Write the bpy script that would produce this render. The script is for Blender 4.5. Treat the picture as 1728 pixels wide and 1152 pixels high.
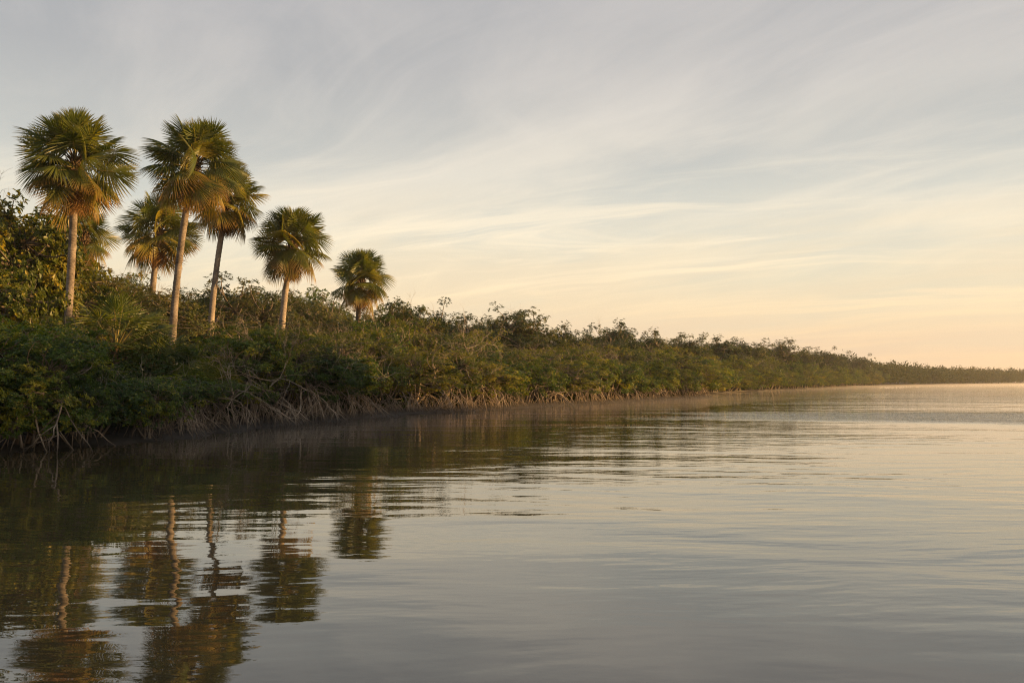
import bpy, bmesh, math, random
import numpy as np
from mathutils import Vector, Matrix

# ------------------------------------------------------------------ scene, camera, light
scene = bpy.context.scene
col = scene.collection
for o in list(bpy.data.objects):
    bpy.data.objects.remove(o)

CAM_H = 1.4
F = 1440.0                      # focal length in pixels of the 1728 px wide photograph
HORIZON = 644.0
cam_d = bpy.data.cameras.new('camera')
cam_d.sensor_width = 36.0
cam_d.lens = 36.0 * F / 1728.0
cam_d.clip_start = 0.05
cam_d.clip_end = 20000.0
cam = bpy.data.objects.new('camera', cam_d)
cam.location = (0, 0, CAM_H)
cam.rotation_euler = (math.radians(90) + math.atan((HORIZON - 576.0) / F), 0, 0)
col.objects.link(cam)
scene.camera = cam

SUN_EL = math.radians(7.5)
SUN_AZ = math.radians(88)       # clockwise from the view direction (+Y)
to_sun = Vector((math.sin(SUN_AZ) * math.cos(SUN_EL), math.cos(SUN_AZ) * math.cos(SUN_EL), math.sin(SUN_EL)))
sun_d = bpy.data.lights.new('sun', 'SUN')
sun_d.energy = 5.0
sun_d.color = (1.0, 0.58, 0.205)
sun_d.angle = math.radians(0.6)
sun = bpy.data.objects.new('sun', sun_d)
sun.rotation_euler = to_sun.to_track_quat('Z', 'Y').to_euler()
col.objects.link(sun)


def lin(r, g, b):
    f = lambda c: (c / 255 / 12.92) if c <= 10 else ((c / 255 + 0.055) / 1.055) ** 2.4
    return (f(r), f(g), f(b), 1.0)


class NT:
    """small helper for node trees"""
    def __init__(s, tree):
        s.t = tree
        tree.nodes.clear()

    def n(s, typ, **kw):
        nd = s.t.nodes.new(typ)
        for k, v in kw.items():
            if k.startswith('i_'):
                key = k[2:]
                key = int(key) if key.isdigit() else key.replace('_', ' ')
                nd.inputs[key].default_value = v
            else:
                setattr(nd, k, v)
        return nd

    def l(s, a, b):
        s.t.links.new(a, b)

    def math(s, op, a, b=None, c=None, clamp=False):
        nd = s.t.nodes.new('ShaderNodeMath')
        nd.operation = op
        nd.use_clamp = clamp
        for i, v in enumerate((a, b, c)):
            if v is None:
                continue
            if isinstance(v, (int, float)):
                nd.inputs[i].default_value = v
            else:
                s.l(v, nd.inputs[i])
        return nd.outputs[0]

    def ramp(s, fac, stops, interp='LINEAR'):
        nd = s.t.nodes.new('ShaderNodeValToRGB')
        cr = nd.color_ramp
        cr.interpolation = interp
        while len(cr.elements) < len(stops):
            cr.elements.new(0.5)
        for e, (p, c) in zip(cr.elements, stops):
            e.position = p
            e.color = c if len(c) == 4 else (*c, 1)
        s.l(fac, nd.inputs[0])
        return nd.outputs[0]

    def mix(s, fac, a, b, blend='MIX'):
        nd = s.t.nodes.new('ShaderNodeMix')
        nd.data_type = 'RGBA'
        nd.blend_type = blend
        for i, v in ((0, fac), (6, a), (7, b)):
            if isinstance(v, (int, float)):
                nd.inputs[i].default_value = v
            elif isinstance(v, tuple):
                nd.inputs[i].default_value = v
            else:
                s.l(v, nd.inputs[i])
        return nd.outputs[2]

    def noise(s, vec, scale, detail=4, rough=0.5, dist=0.0):
        nd = s.t.nodes.new('ShaderNodeTexNoise')
        nd.inputs['Scale'].default_value = scale
        nd.inputs['Detail'].default_value = detail
        nd.inputs['Roughness'].default_value = rough
        nd.inputs['Distortion'].default_value = dist
        if vec is not None:
            s.l(vec, nd.inputs['Vector'])
        return nd.outputs[0]

    def mapping(s, vec, loc=(0, 0, 0), rot=(0, 0, 0), scale=(1, 1, 1)):
        nd = s.t.nodes.new('ShaderNodeMapping')
        nd.vector_type = 'TEXTURE'          # turned first, then scaled along the turned axes
        nd.inputs['Location'].default_value = loc
        nd.inputs['Rotation'].default_value = rot
        nd.inputs['Scale'].default_value = tuple(1.0 / q for q in scale)
        s.l(vec, nd.inputs['Vector'])
        return nd.outputs[0]


world = bpy.data.worlds.new('World')
scene.world = world
world.use_nodes = True
w = NT(world.node_tree)
sky = w.n('ShaderNodeTexSky', sky_type='NISHITA', sun_disc=False, sun_elevation=SUN_EL, sun_rotation=SUN_AZ,
          altitude=0.0, air_density=1.0, dust_density=2.0, ozone_density=1.0)
tc = w.n('ShaderNodeTexCoord')
sep = w.n('ShaderNodeSeparateXYZ')
w.l(tc.outputs['Generated'], sep.inputs[0])
z = w.math('MAXIMUM', sep.outputs[2], 0.0)
zz = w.math('ADD', z, 0.10)
comb = w.n('ShaderNodeCombineXYZ')
w.l(w.math('DIVIDE', sep.outputs[0], zz), comb.inputs[0])
w.l(w.math('DIVIDE', sep.outputs[1], zz), comb.inputs[1])
plane = comb.outputs[0]
# high thin veil, coloured by elevation (the air between reddens the far, low part)
veil = w.ramp(z, [(0.0, lin(212, 187, 160)), (0.035, lin(213, 188, 160)), (0.09, lin(220, 200, 168)), (0.155, lin(214, 202, 178)),
                  (0.235, lin(207, 201, 188)), (0.33, lin(192, 187, 181)), (0.42, lin(177, 174, 172)), (0.6, lin(146, 150, 158)), (1.0, lin(122, 129, 145))])
gap = w.ramp(z, [(0.0, lin(210, 185, 158)), (0.05, lin(215, 195, 165)), (0.11, lin(208, 198, 174)), (0.17, lin(194, 195, 185)),
                 (0.25, lin(177, 178, 174)), (0.34, lin(160, 161, 162)), (0.45, lin(149, 151, 155)), (1.0, lin(120, 130, 150))])
streak = w.ramp(z, [(0.0, lin(228, 194, 154)), (0.06, lin(230, 204, 165)), (0.13, lin(236, 218, 184)), (0.2, lin(229, 217, 196)),
                    (0.3, lin(203, 197, 189)), (0.42, lin(182, 178, 177)), (1.0, lin(160, 162, 170))])
rot = (0, 0, math.radians(132))
bend = w.n('ShaderNodeTexNoise', i_Scale=0.42, i_Detail=3.0)
w.l(plane, bend.inputs['Vector'])
vadd = w.n('ShaderNodeVectorMath', operation='MULTIPLY_ADD')
w.l(bend.outputs['Color'], vadd.inputs[0])
vadd.inputs[1].default_value = (0.95, 0.95, 0)
w.l(plane, vadd.inputs[2])
pl2 = vadd.outputs[0]
big = w.noise(w.mapping(pl2, (3.1, 1.7, 0), rot, (0.34, 0.72, 1)), 1.0, 7, 0.55, 0.4)
fine = w.noise(w.mapping(pl2, (7.3, 4.1, 0), rot, (0.36, 1.5, 1)), 1.0, 8, 0.6, 0.7)
wisps = w.noise(w.mapping(pl2, (1.3, 9.1, 0), (0, 0, math.radians(141)), (0.7, 5.0, 1)), 1.0, 8, 0.65, 0.6)
m1 = w.ramp(big, [(0.36, (0, 0, 0)), (0.60, (1, 1, 1))], 'EASE')
m2 = w.ramp(fine, [(0.44, (0, 0, 0)), (0.70, (1, 1, 1))], 'EASE')
m3 = w.ramp(wisps, [(0.42, (0, 0, 0)), (0.8, (1, 1, 1))], 'EASE')
c1 = w.mix(m1, gap, veil)
f2 = w.math('MULTIPLY', m2, w.math('MULTIPLY_ADD', m3, 0.7, 0.45), clamp=True)
c2 = w.mix(w.math('MULTIPLY', f2, 0.9), c1, streak)
low = w.noise(w.mapping(pl2, (4.7, 2.2, 0), (0, 0, math.radians(158)), (0.34, 2.2, 1)), 1.0, 9, 0.66, 0.6)
m4 = w.ramp(low, [(0.47, (0, 0, 0)), (0.68, (1, 1, 1))], 'EASE')
belt = w.ramp(z, [(0.02, (0, 0, 0)), (0.09, (1, 1, 1)), (0.17, (1, 1, 1)), (0.27, (0, 0, 0))])
c2 = w.mix(w.math('MULTIPLY', w.math('MULTIPLY', m4, belt), 0.75), c2, w.ramp(z, [(0.0, lin(232, 200, 160)), (0.08, lin(238, 212, 171)), (0.16, lin(240, 223, 193)), (0.3, lin(225, 216, 200))]))
puff = w.ramp(w.noise(w.mapping(pl2, (2.9, 6.4, 0), (0, 0, math.radians(120)), (0.9, 1.7, 1)), 1.0, 7, 0.6, 0.5), [(0.44, (0, 0, 0)), (0.74, (1, 1, 1))], 'EASE')
c2 = w.mix(w.math('MULTIPLY', puff, 0.45), c2, streak)
SKY_K = 0.10
skyc = w.n('ShaderNodeVectorMath', operation='SCALE')
w.l(sky.outputs[0], skyc.inputs[0])
skyc.inputs['Scale'].default_value = 1.0
cl = w.n('ShaderNodeVectorMath', operation='SCALE')
w.l(c2, cl.inputs[0])
cl.inputs['Scale'].default_value = 0.625 / SKY_K
skymix = w.mix(0.95, skyc.outputs[0], cl.outputs[0])
bg = w.n('ShaderNodeBackground')
bg.inputs['Strength'].default_value = SKY_K
w.l(skymix, bg.inputs['Color'])
out = w.n('ShaderNodeOutputWorld')
w.l(bg.outputs[0], out.inputs[0])

scene.view_settings.view_transform = 'Standard'
scene.view_settings.look = 'None'
scene.view_settings.exposure = 1.1
scene.view_settings.gamma = 1.0
scene.view_settings.use_curve_mapping = False
scene.cycles.max_bounces = 8
scene.cycles.diffuse_bounces = 3
scene.cycles.glossy_bounces = 3
scene.cycles.transmission_bounces = 3
scene.cycles.volume_bounces = 0
scene.cycles.transparent_max_bounces = 4
scene.cycles.use_denoising = True
scene.cycles.denoising_prefilter = 'NONE'
scene.cycles.filter_width = 1.1

# ------------------------------------------------------------------ materials


def new_mat(name):
    m = bpy.data.materials.new(name)
    m.use_nodes = True
    return m, NT(m.node_tree)


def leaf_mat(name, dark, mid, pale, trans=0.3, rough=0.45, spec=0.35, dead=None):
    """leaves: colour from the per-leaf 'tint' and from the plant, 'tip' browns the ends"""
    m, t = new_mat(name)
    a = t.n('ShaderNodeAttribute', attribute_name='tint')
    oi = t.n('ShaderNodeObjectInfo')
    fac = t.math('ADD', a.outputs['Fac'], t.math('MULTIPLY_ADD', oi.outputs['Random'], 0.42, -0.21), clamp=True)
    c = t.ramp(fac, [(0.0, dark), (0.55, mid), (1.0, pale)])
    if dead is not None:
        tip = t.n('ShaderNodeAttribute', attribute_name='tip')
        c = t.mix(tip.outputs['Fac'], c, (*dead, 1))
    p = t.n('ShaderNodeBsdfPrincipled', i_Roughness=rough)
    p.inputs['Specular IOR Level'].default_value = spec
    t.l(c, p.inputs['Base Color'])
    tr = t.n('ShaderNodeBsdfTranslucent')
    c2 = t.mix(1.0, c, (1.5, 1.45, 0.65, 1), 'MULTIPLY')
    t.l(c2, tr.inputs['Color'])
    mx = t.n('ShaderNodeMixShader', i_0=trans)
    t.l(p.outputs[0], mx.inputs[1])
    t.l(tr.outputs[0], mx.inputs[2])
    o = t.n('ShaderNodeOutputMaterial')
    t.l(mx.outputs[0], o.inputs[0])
    return m


def wood_mat(name, a, b, scale=14.0, bump=0.01, stretch=0.25, rough=0.85):
    m, t = new_mat(name)
    tcn = t.n('ShaderNodeTexCoord')
    v = t.mapping(tcn.outputs['Object'], scale=(1, 1, stretch))
    n1 = t.noise(v, scale, 5, 0.6)
    n2 = t.noise(tcn.outputs['Object'], 2.3, 3, 0.5)
    oi = t.n('ShaderNodeObjectInfo')
    f = t.math('ADD', t.math('MULTIPLY', n1, 0.7), t.math('MULTIPLY_ADD', n2, 0.6, -0.15))
    f = t.math('ADD', f, t.math('MULTIPLY_ADD', oi.outputs['Random'], 0.3, -0.15), clamp=True)
    c = t.ramp(f, [(0.3, (*a, 1)), (0.75, (*b, 1))])
    p = t.n('ShaderNodeBsdfPrincipled', i_Roughness=rough)
    p.inputs['Specular IOR Level'].default_value = 0.2
    t.l(c, p.inputs['Base Color'])
    b_ = t.n('ShaderNodeBump', i_Strength=0.7, i_Distance=bump)
    t.l(n1, b_.inputs['Height'])
    t.l(b_.outputs[0], p.inputs['Normal'])
    o = t.n('ShaderNodeOutputMaterial')
    t.l(p.outputs[0], o.inputs[0])
    return m


M = {}
M['mangrove_leaf'] = leaf_mat('mangrove_leaf', (0.022, 0.050, 0.010, 1), (0.080, 0.130, 0.019, 1), (0.27, 0.25, 0.028, 1), 0.44, 0.42, 0.4)
M['olive_leaf'] = leaf_mat('olive_leaf', (0.036, 0.060, 0.013, 1), (0.118, 0.145, 0.026, 1), (0.30, 0.25, 0.038, 1), 0.44, 0.45)
M['broad_leaf'] = leaf_mat('broad_leaf', (0.036, 0.056, 0.010, 1), (0.108, 0.128, 0.018, 1), (0.30, 0.235, 0.022, 1), 0.42, 0.40)
M['grey_leaf'] = leaf_mat('grey_leaf', (0.036, 0.050, 0.016, 1), (0.085, 0.100, 0.028, 1), (0.18, 0.15, 0.045, 1), 0.38, 0.5)
M['shade_side_leaf'] = leaf_mat('shade_side_leaf', (0.018, 0.034, 0.009, 1), (0.052, 0.076, 0.016, 1), (0.16, 0.14, 0.026, 1), 0.36, 0.45)  # darkened green: shade on the skyline crowns is painted into the leaf colour
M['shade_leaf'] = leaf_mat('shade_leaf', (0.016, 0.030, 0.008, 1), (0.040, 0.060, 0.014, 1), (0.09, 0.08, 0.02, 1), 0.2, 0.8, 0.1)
M['palm_leaf'] = leaf_mat('palm_leaf', (0.036, 0.062, 0.013, 1), (0.112, 0.134, 0.022, 1), (0.36, 0.28, 0.026, 1), 0.40, 0.40, 0.4, (0.34, 0.17, 0.045))
M['dead_frond'] = leaf_mat('dead_frond', (0.14, 0.075, 0.03, 1), (0.24, 0.13, 0.05, 1), (0.34, 0.2, 0.08, 1), 0.25, 0.7, 0.1)
M['petiole'] = leaf_mat('petiole', (0.10, 0.10, 0.03, 1), (0.17, 0.14, 0.04, 1), (0.24, 0.18, 0.05, 1), 0.05, 0.5)
M['palm_bark'] = wood_mat('palm_bark', (0.09, 0.072, 0.058), (0.37, 0.305, 0.25), 9.0, 0.02, 2.2)
M['boot'] = wood_mat('leaf_base', (0.05, 0.032, 0.02), (0.14, 0.09, 0.05), 9.0, 0.01)
M['root'] = wood_mat('root_bark', (0.09, 0.068, 0.050), (0.33, 0.265, 0.20), 10.0, 0.006)
M['limb'] = wood_mat('limb_bark', (0.10, 0.078, 0.058), (0.27, 0.215, 0.165), 8.0, 0.006)
nt = M['root'].node_tree
geo = nt.nodes.new('ShaderNodeNewGeometry')
sp = nt.nodes.new('ShaderNodeSeparateXYZ')
nt.links.new(geo.outputs['Position'], sp.inputs[0])
mr = nt.nodes.new('ShaderNodeMapRange')            # roots are wet and muddy up to the tide mark
mr.inputs[1].default_value, mr.inputs[2].default_value = 0.08, 0.28
mr.inputs[3].default_value, mr.inputs[4].default_value = 0.4, 1.15
nt.links.new(sp.outputs[2], mr.inputs[0])
bs = next(q for q in nt.nodes if q.type == 'BSDF_PRINCIPLED')
old = bs.inputs['Base Color'].links[0].from_socket
sc_ = nt.nodes.new('ShaderNodeVectorMath')
sc_.operation = 'SCALE'
nt.links.new(old, sc_.inputs[0])
nt.links.new(mr.outputs[0], sc_.inputs['Scale'])
nt.links.new(sc_.outputs[0], bs.inputs['Base Color'])
M['bare'] = wood_mat('bare_wood', (0.18, 0.145, 0.11), (0.36, 0.30, 0.235), 8.0, 0.004)

# mud
m, t = new_mat('mud')
tcn = t.n('ShaderNodeTexCoord')
n1 = t.noise(tcn.outputs['Object'], 1.7, 8, 0.65)
n2 = t.noise(tcn.outputs['Object'], 18, 6, 0.6)
c = t.ramp(n1, [(0.3, (0.016, 0.012, 0.008, 1)), (0.7, (0.05, 0.036, 0.024, 1))])
p = t.n('ShaderNodeBsdfPrincipled', i_Roughness=0.75)
t.l(c, p.inputs['Base Color'])
b_ = t.n('ShaderNodeBump', i_Strength=0.8, i_Distance=0.04)
t.l(t.math('ADD', n1, t.math('MULTIPLY', n2, 0.4)), b_.inputs['Height'])
t.l(b_.outputs[0], p.inputs['Normal'])
o = t.n('ShaderNodeOutputMaterial')
t.l(p.outputs[0], o.inputs[0])
M['mud'] = m

# water: dark tannin water with a calm, gently rippled surface
m, t = new_mat('water')
tcn = t.n('ShaderNodeTexCoord')
P = tcn.outputs['Object']
warp = t.n('ShaderNodeTexNoise', i_Scale=0.22, i_Detail=2.0)
t.l(P, warp.inputs['Vector'])
wv = t.n('ShaderNodeVectorMath', operation='MULTIPLY_ADD')
t.l(warp.outputs['Color'], wv.inputs[0])
wv.inputs[1].default_value = (1.2, 1.2, 0)
t.l(P, wv.inputs[2])
PW = wv.outputs[0]
swell = t.noise(t.mapping(PW, rot=(0, 0, math.radians(-7)), scale=(0.15, 0.5, 1)), 1.0, 2, 0.4)
rip = t.noise(t.mapping(PW, (3, 5, 0), (0, 0, math.radians(-4)), (0.5, 1.9, 1)), 1.0, 2, 0.4)
rip2 = t.noise(t.mapping(PW, (9, 2, 0), (0, 0, math.radians(7)), (1.3, 3.6, 1)), 1.0, 2, 0.5)
cap = t.noise(t.mapping(P, (1, 7, 0), (0, 0, math.radians(12)), (0.9, 2.0, 1)), 1.0, 4, 0.6)
# a breath of wind ruffles the water well out from the shore
where = t.n('ShaderNodeVectorMath', operation='LENGTH')
t.l(t.mapping(P, (26, 33.5, 0), (0, 0, math.radians(-4)), (1 / 24.0, 1 / 8.0, 1)), where.inputs[0])
patch = t.noise(t.mapping(P, (4, 8.6, 0), scale=(0.05, 0.14, 1)), 1.0, 3, 0.5)
rough_patch = t.ramp(t.math('ADD', where.outputs['Value'], t.math('MULTIPLY_ADD', patch, 1.2, -0.6)), [(0.45, (1, 1, 1)), (1.0, (0, 0, 0))], 'EASE')
calm = t.noise(t.mapping(P, (2, 3, 0), scale=(0.06, 0.16, 1)), 1.0, 2, 0.5)
calm_f = t.ramp(calm, [(0.34, (0.22, 0.22, 0.22)), (0.62, (1, 1, 1))])
sx = t.n('ShaderNodeSeparateXYZ')
t.l(P, sx.inputs[0])
lee = t.n('ShaderNodeMapRange')                    # the bank shelters the water beside it
lee.inputs[1].default_value, lee.inputs[2].default_value = -5.0, 5.0
lee.inputs[3].default_value, lee.inputs[4].default_value = 0.5, 1.45
t.l(sx.outputs[0], lee.inputs[0])
calm_f = t.math('MULTIPLY', calm_f, lee.outputs[0])
h = t.math('MULTIPLY', swell, 0.030)
h = t.math('ADD', h, t.math('MULTIPLY', t.math('MULTIPLY', rip, calm_f), 0.0165))
h = t.math('ADD', h, t.math('MULTIPLY', t.math('MULTIPLY', rip2, calm_f), 0.0078))
h = t.math('ADD', h, t.math('MULTIPLY', t.math('MULTIPLY', cap, rough_patch), 0.12))
micro = t.noise(t.mapping(P, (2, 1, 0), (0, 0, math.radians(-11)), (3.2, 7.5, 1)), 1.0, 3, 0.55)
h = t.math('ADD', h, t.math('MULTIPLY', t.math('MULTIPLY', micro, calm_f), 0.0013))
b_ = t.n('ShaderNodeBump', i_Strength=1.0, i_Distance=1.0)
t.l(h, b_.inputs['Height'])
p = t.n('ShaderNodeBsdfPrincipled', i_Roughness=0.012)
p.inputs['Base Color'].default_value = (0.058, 0.045, 0.022, 1)
p.inputs['IOR'].default_value = 1.85
t.l(b_.outputs[0], p.inputs['Normal'])
o = t.n('ShaderNodeOutputMaterial')
t.l(p.outputs[0], o.inputs[0])
M['water'] = m

# ------------------------------------------------------------------ mesh helpers
rng = np.random.default_rng(7)
random.seed(7)


class MB:
    """collects vertices, faces and per-vertex attributes, and links them as ONE mesh"""
    def __init__(s):
        s.v, s.f, s.tint, s.tip, s.n = [], {3: [], 4: []}, [], [], 0

    def add(s, verts, faces, tint=0.5, tip=0.0):
        verts = np.asarray(verts, dtype=np.float64).reshape(-1, 3)
        faces = np.asarray(faces, dtype=np.int64)
        s.v.append(verts)
        s.f[faces.shape[1]].append(faces + s.n)
        s.tint.append(np.broadcast_to(np.asarray(tint, dtype=np.float64), (len(verts),)))
        s.tip.append(np.broadcast_to(np.asarray(tip, dtype=np.float64), (len(verts),)))
        s.n += len(verts)

    def tube(s, pts, rad, sides=5, tint=0.5, cap=True):
        pts = np.asarray(pts, dtype=np.float64)
        k = len(pts)
        rad = np.broadcast_to(np.asarray(rad, dtype=np.float64), (k,))
        d = np.gradient(pts, axis=0)
        d /= np.linalg.norm(d, axis=1, keepdims=True) + 1e-9
        ref = np.array([0.31, 0.17, 0.93]) if abs(d[:, 2]).mean() < 0.8 else np.array([0.95, 0.2, 0.1])
        u = np.cross(d, ref)
        u /= np.linalg.norm(u, axis=1, keepdims=True) + 1e-9
        v = np.cross(d, u)
        a = np.arange(sides) * 2 * math.pi / sides
        ring = (u[:, None, :] * np.cos(a)[None, :, None] + v[:, None, :] * np.sin(a)[None, :, None]) * rad[:, None, None] + pts[:, None, :]
        i = np.arange(k - 1)[:, None] * sides
        j = np.arange(sides)[None, :]
        j2 = (j + 1) % sides
        q = np.stack([i + j, i + j2, i + sides + j2, i + sides + j], axis=-1).reshape(-1, 4)
        s.add(ring.reshape(-1, 3), q, tint)

    def leaves(s, pos, axis, up, length, width, tint, six=True, droop=0.12):
        """one small leaf per row: base at pos, along axis, blade facing up"""
        n = len(pos)
        side = np.cross(axis, up)
        side /= np.linalg.norm(side, axis=1, keepdims=True) + 1e-9
        nor = np.cross(side, axis)
        L = length[:, None]
        W = width[:, None]
        if six:
            base = pos
            a1, a2 = pos + axis * L * 0.38 + side * W * 0.5 + nor * W * .14, pos + axis * L * 0.38 - side * W * 0.5 + nor * W * .14
            b1, b2 = pos + axis * L * 0.75 + side * W * 0.36 - nor * L * droop * .4 + nor * W * .1, pos + axis * L * 0.75 - side * W * 0.36 - nor * L * droop * .4 + nor * W * .1
            tip = pos + axis * L - nor * L * droop
            V = np.stack([base, a1, b1, tip, b2, a2], axis=1).reshape(-1, 3)
            k = np.arange(n)[:, None] * 6
            s.add(V, np.concatenate([k + np.array([[0, 1, 2, 3]]), k + np.array([[0, 3, 4, 5]])]), np.repeat(tint, 6))
        else:
            mid1, mid2 = pos + axis * L * 0.5 + side * W * 0.5, pos + axis * L * 0.5 - side * W * 0.5
            tip = pos + axis * L - nor * L * droop
            V = np.stack([pos, mid1, tip, mid2], axis=1).reshape(-1, 3)
            k = np.arange(n)[:, None] * 4
            s.add(V, np.concatenate([k + np.array([[0, 1, 2]]), k + np.array([[0, 2, 3]])]), np.repeat(tint, 4))

    def mesh(s, name, mat, smooth=True):
        me = bpy.data.meshes.new(name)
        V = np.concatenate(s.v)
        me.vertices.add(len(V))
        me.vertices.foreach_set('co', V.astype(np.float32).ravel())
        tri = np.concatenate(s.f[3]) if s.f[3] else np.zeros((0, 3), int)
        quad = np.concatenate(s.f[4]) if s.f[4] else np.zeros((0, 4), int)
        loops = np.concatenate([tri.ravel(), quad.ravel()])
        tot = np.concatenate([np.full(len(tri), 3), np.full(len(quad), 4)])
        start = np.concatenate([[0], np.cumsum(tot)[:-1]])
        me.loops.add(len(loops))
        me.loops.foreach_set('vertex_index', loops.astype(np.int32))
        me.polygons.add(len(tot))
        me.polygons.foreach_set('loop_start', start.astype(np.int32))
        me.polygons.foreach_set('use_smooth', np.full(len(tot), smooth))
        a = me.attributes.new('tint', 'FLOAT', 'POINT')
        a.data.foreach_set('value', np.concatenate(s.tint).astype(np.float32))
        a = me.attributes.new('tip', 'FLOAT', 'POINT')
        a.data.foreach_set('value', np.concatenate(s.tip).astype(np.float32))
        me.materials.append(mat)
        me.update(calc_edges=True)
        return me


def link(name, data, parent=None, kind=None):
    ob = bpy.data.objects.new(name, data)
    col.objects.link(ob)
    if parent is not None:
        ob.parent = parent
    if kind:
        ob['kind'] = kind
    return ob


def thing(name, label, cat, loc, rotz=0.0, scale=(1, 1, 1), group=None):
    ob = bpy.data.objects.new(name, None)
    ob.empty_display_size = 0.3
    col.objects.link(ob)
    ob.location = loc
    ob.rotation_euler = (0, 0, rotz)
    ob.scale = scale
    ob['label'] = label
    ob['category'] = cat
    if group:
        ob['group'] = group
    return ob


def unit(v):
    return v / (np.linalg.norm(v, axis=-1, keepdims=True) + 1e-9)


def world_pt(px, py, d):
    return Vector(((px - 864.0) / F * d, d, CAM_H + (HORIZON - py) / F * d))


# ------------------------------------------------------------------ shoreline, land, water
shore_px = [(0, 763), (60, 759), (110, 755), (200, 748), (285, 742), (380, 729), (490, 716), (610, 705), (740, 695), (860, 689.5), (980, 682), (1090, 675.5), (1192, 671), ]
shore = [(-17.0, 1.0), (-13.6, 8.0), (-11.6, 13.0)]
for a, b in shore_px:
    d = CAM_H * F / (b - HORIZON)
    shore.append(((a - 864) / F * d, d))
for a, b in [(1196, 667.5), (1208, 664.2), (1262, 660.5), (1330, 657.2), (1400, 653.8), (1450, 651.4), (1560, 649.6), (1650, 648.4), (1728, 647.6), (1800, 647.4)]:
    d = CAM_H * F / (b - HORIZON)
    shore.append(((a - 864) / F * d, d))
shore += [(700, 640), (1100, 700), (1700, 900)]
shore = np.array(shore)
seg = np.linalg.norm(np.diff(shore, axis=0), axis=1)
cum = np.concatenate([[0], np.cumsum(seg)])


def shore_at(s):
    return np.array([np.interp(s, cum, shore[:, 0]), np.interp(s, cum, shore[:, 1])])


def inland(s, w_=4.0):
    a, b = shore_at(max(0, s - w_)), shore_at(min(cum[-1], s + w_))
    d_ = b - a
    d_ /= np.linalg.norm(d_)
    return np.array([-d_[1], d_[0]])


def ground_z(o):
    return float(np.interp(o, [-3, -1.2, 0, 0.5, 2, 6, 15, 60, 400], [-0.6, -0.3, 0.0, 0.07, 0.22, 0.5, 0.8, 1.2, 1.6]))


def build_land():
    mb = MB()
    ss = np.concatenate([np.arange(0, 110, 0.45), np.arange(110, 330, 3.0), np.arange(330, cum[-1], 14.0)])
    offs = np.array([-3, -1.2, -0.4, -0.1, 0.1, 0.35, 0.8, 1.5, 2.6, 4, 6, 9])
    rows = []
    for s in ss:
        p = shore_at(s)
        n = inland(s)
        near = s < 110
        row = []
        for o in offs:
            j = (math.sin(s * 2.1) + math.sin(s * 5.3 + 1) * 0.6 + rng.normal() * 0.5) * 0.14 if near else rng.normal() * 0.6
            q = p + n * (o + j)
            zj = rng.normal() * 0.03 if 0 < o < 5 else 0.0
            row.append((q[0], q[1], ground_z(o) + zj))
        rows.append(row)
    # one wide sheet further inland
    V = np.array(rows)
    k, w_ = V.shape[:2]
    i = np.arange(k - 1)[:, None] * w_
    j = np.arange(w_ - 1)[None, :]
    q = np.stack([i + j, i + w_ + j, i + w_ + j + 1, i + j + 1], -1).reshape(-1, 4)
    mb.add(V.reshape(-1, 3), q)
    return mb.mesh('mud_bank', M['mud'])


bank = link('mud_bank', build_land(), kind='structure')
# firm ground behind the bank
mb = MB()
ss = np.concatenate([np.arange(0, 110, 4.0), np.arange(110, cum[-1], 14.0)])
rows = []
for s in ss:
    p = shore_at(s)
    n = inland(s, 14.0)
    rows.append([(p[0] + n[0] * 7, p[1] + n[1] * 7, 0.50), (p[0] + n[0] * 30 - 6, p[1] + n[1] * 30 + 4, 0.9)])
V = np.array(rows)
far = V[:, 1].copy()
far[:, 0] = np.minimum(far[:, 0] - 300, -60 + far[:, 1] * 0.2)
far[:, 1] = far[:, 1] + 500
far[:, 2] = 1.5
V = np.concatenate([V, far[:, None]], axis=1)
k, w_ = V.shape[:2]
i = np.arange(k - 1)[:, None] * w_
j = np.arange(w_ - 1)[None, :]
mb.add(V.reshape(-1, 3), np.stack([i + j, i + w_ + j, i + w_ + j + 1, i + j + 1], -1).reshape(-1, 4))
link('ground', mb.mesh('ground', M['mud']), kind='structure')

mb = MB()
S = 2600.0
xs = np.array([-S, S])
mb.add([(-S, -S, 0), (S, -S, 0), (S, S, 0), (-S, S, 0)], [[0, 1, 2, 3]])
link('water', mb.mesh('water', M['water'], False), kind='structure')

# ------------------------------------------------------------------ plants: shared meshes


def rand_dir(n, zmin=-1.0, zmax=1.0):
    zc = rng.uniform(zmin, zmax, n)
    a = rng.uniform(0, 2 * math.pi, n)
    r = np.sqrt(np.maximum(0, 1 - zc ** 2))
    return np.stack([r * np.cos(a), r * np.sin(a), zc], 1)


def bezier(a, b, c, k):
    t_ = np.linspace(0, 1, k)[:, None]
    return (1 - t_) ** 2 * a + 2 * t_ * (1 - t_) * b + t_ ** 2 * c


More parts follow.
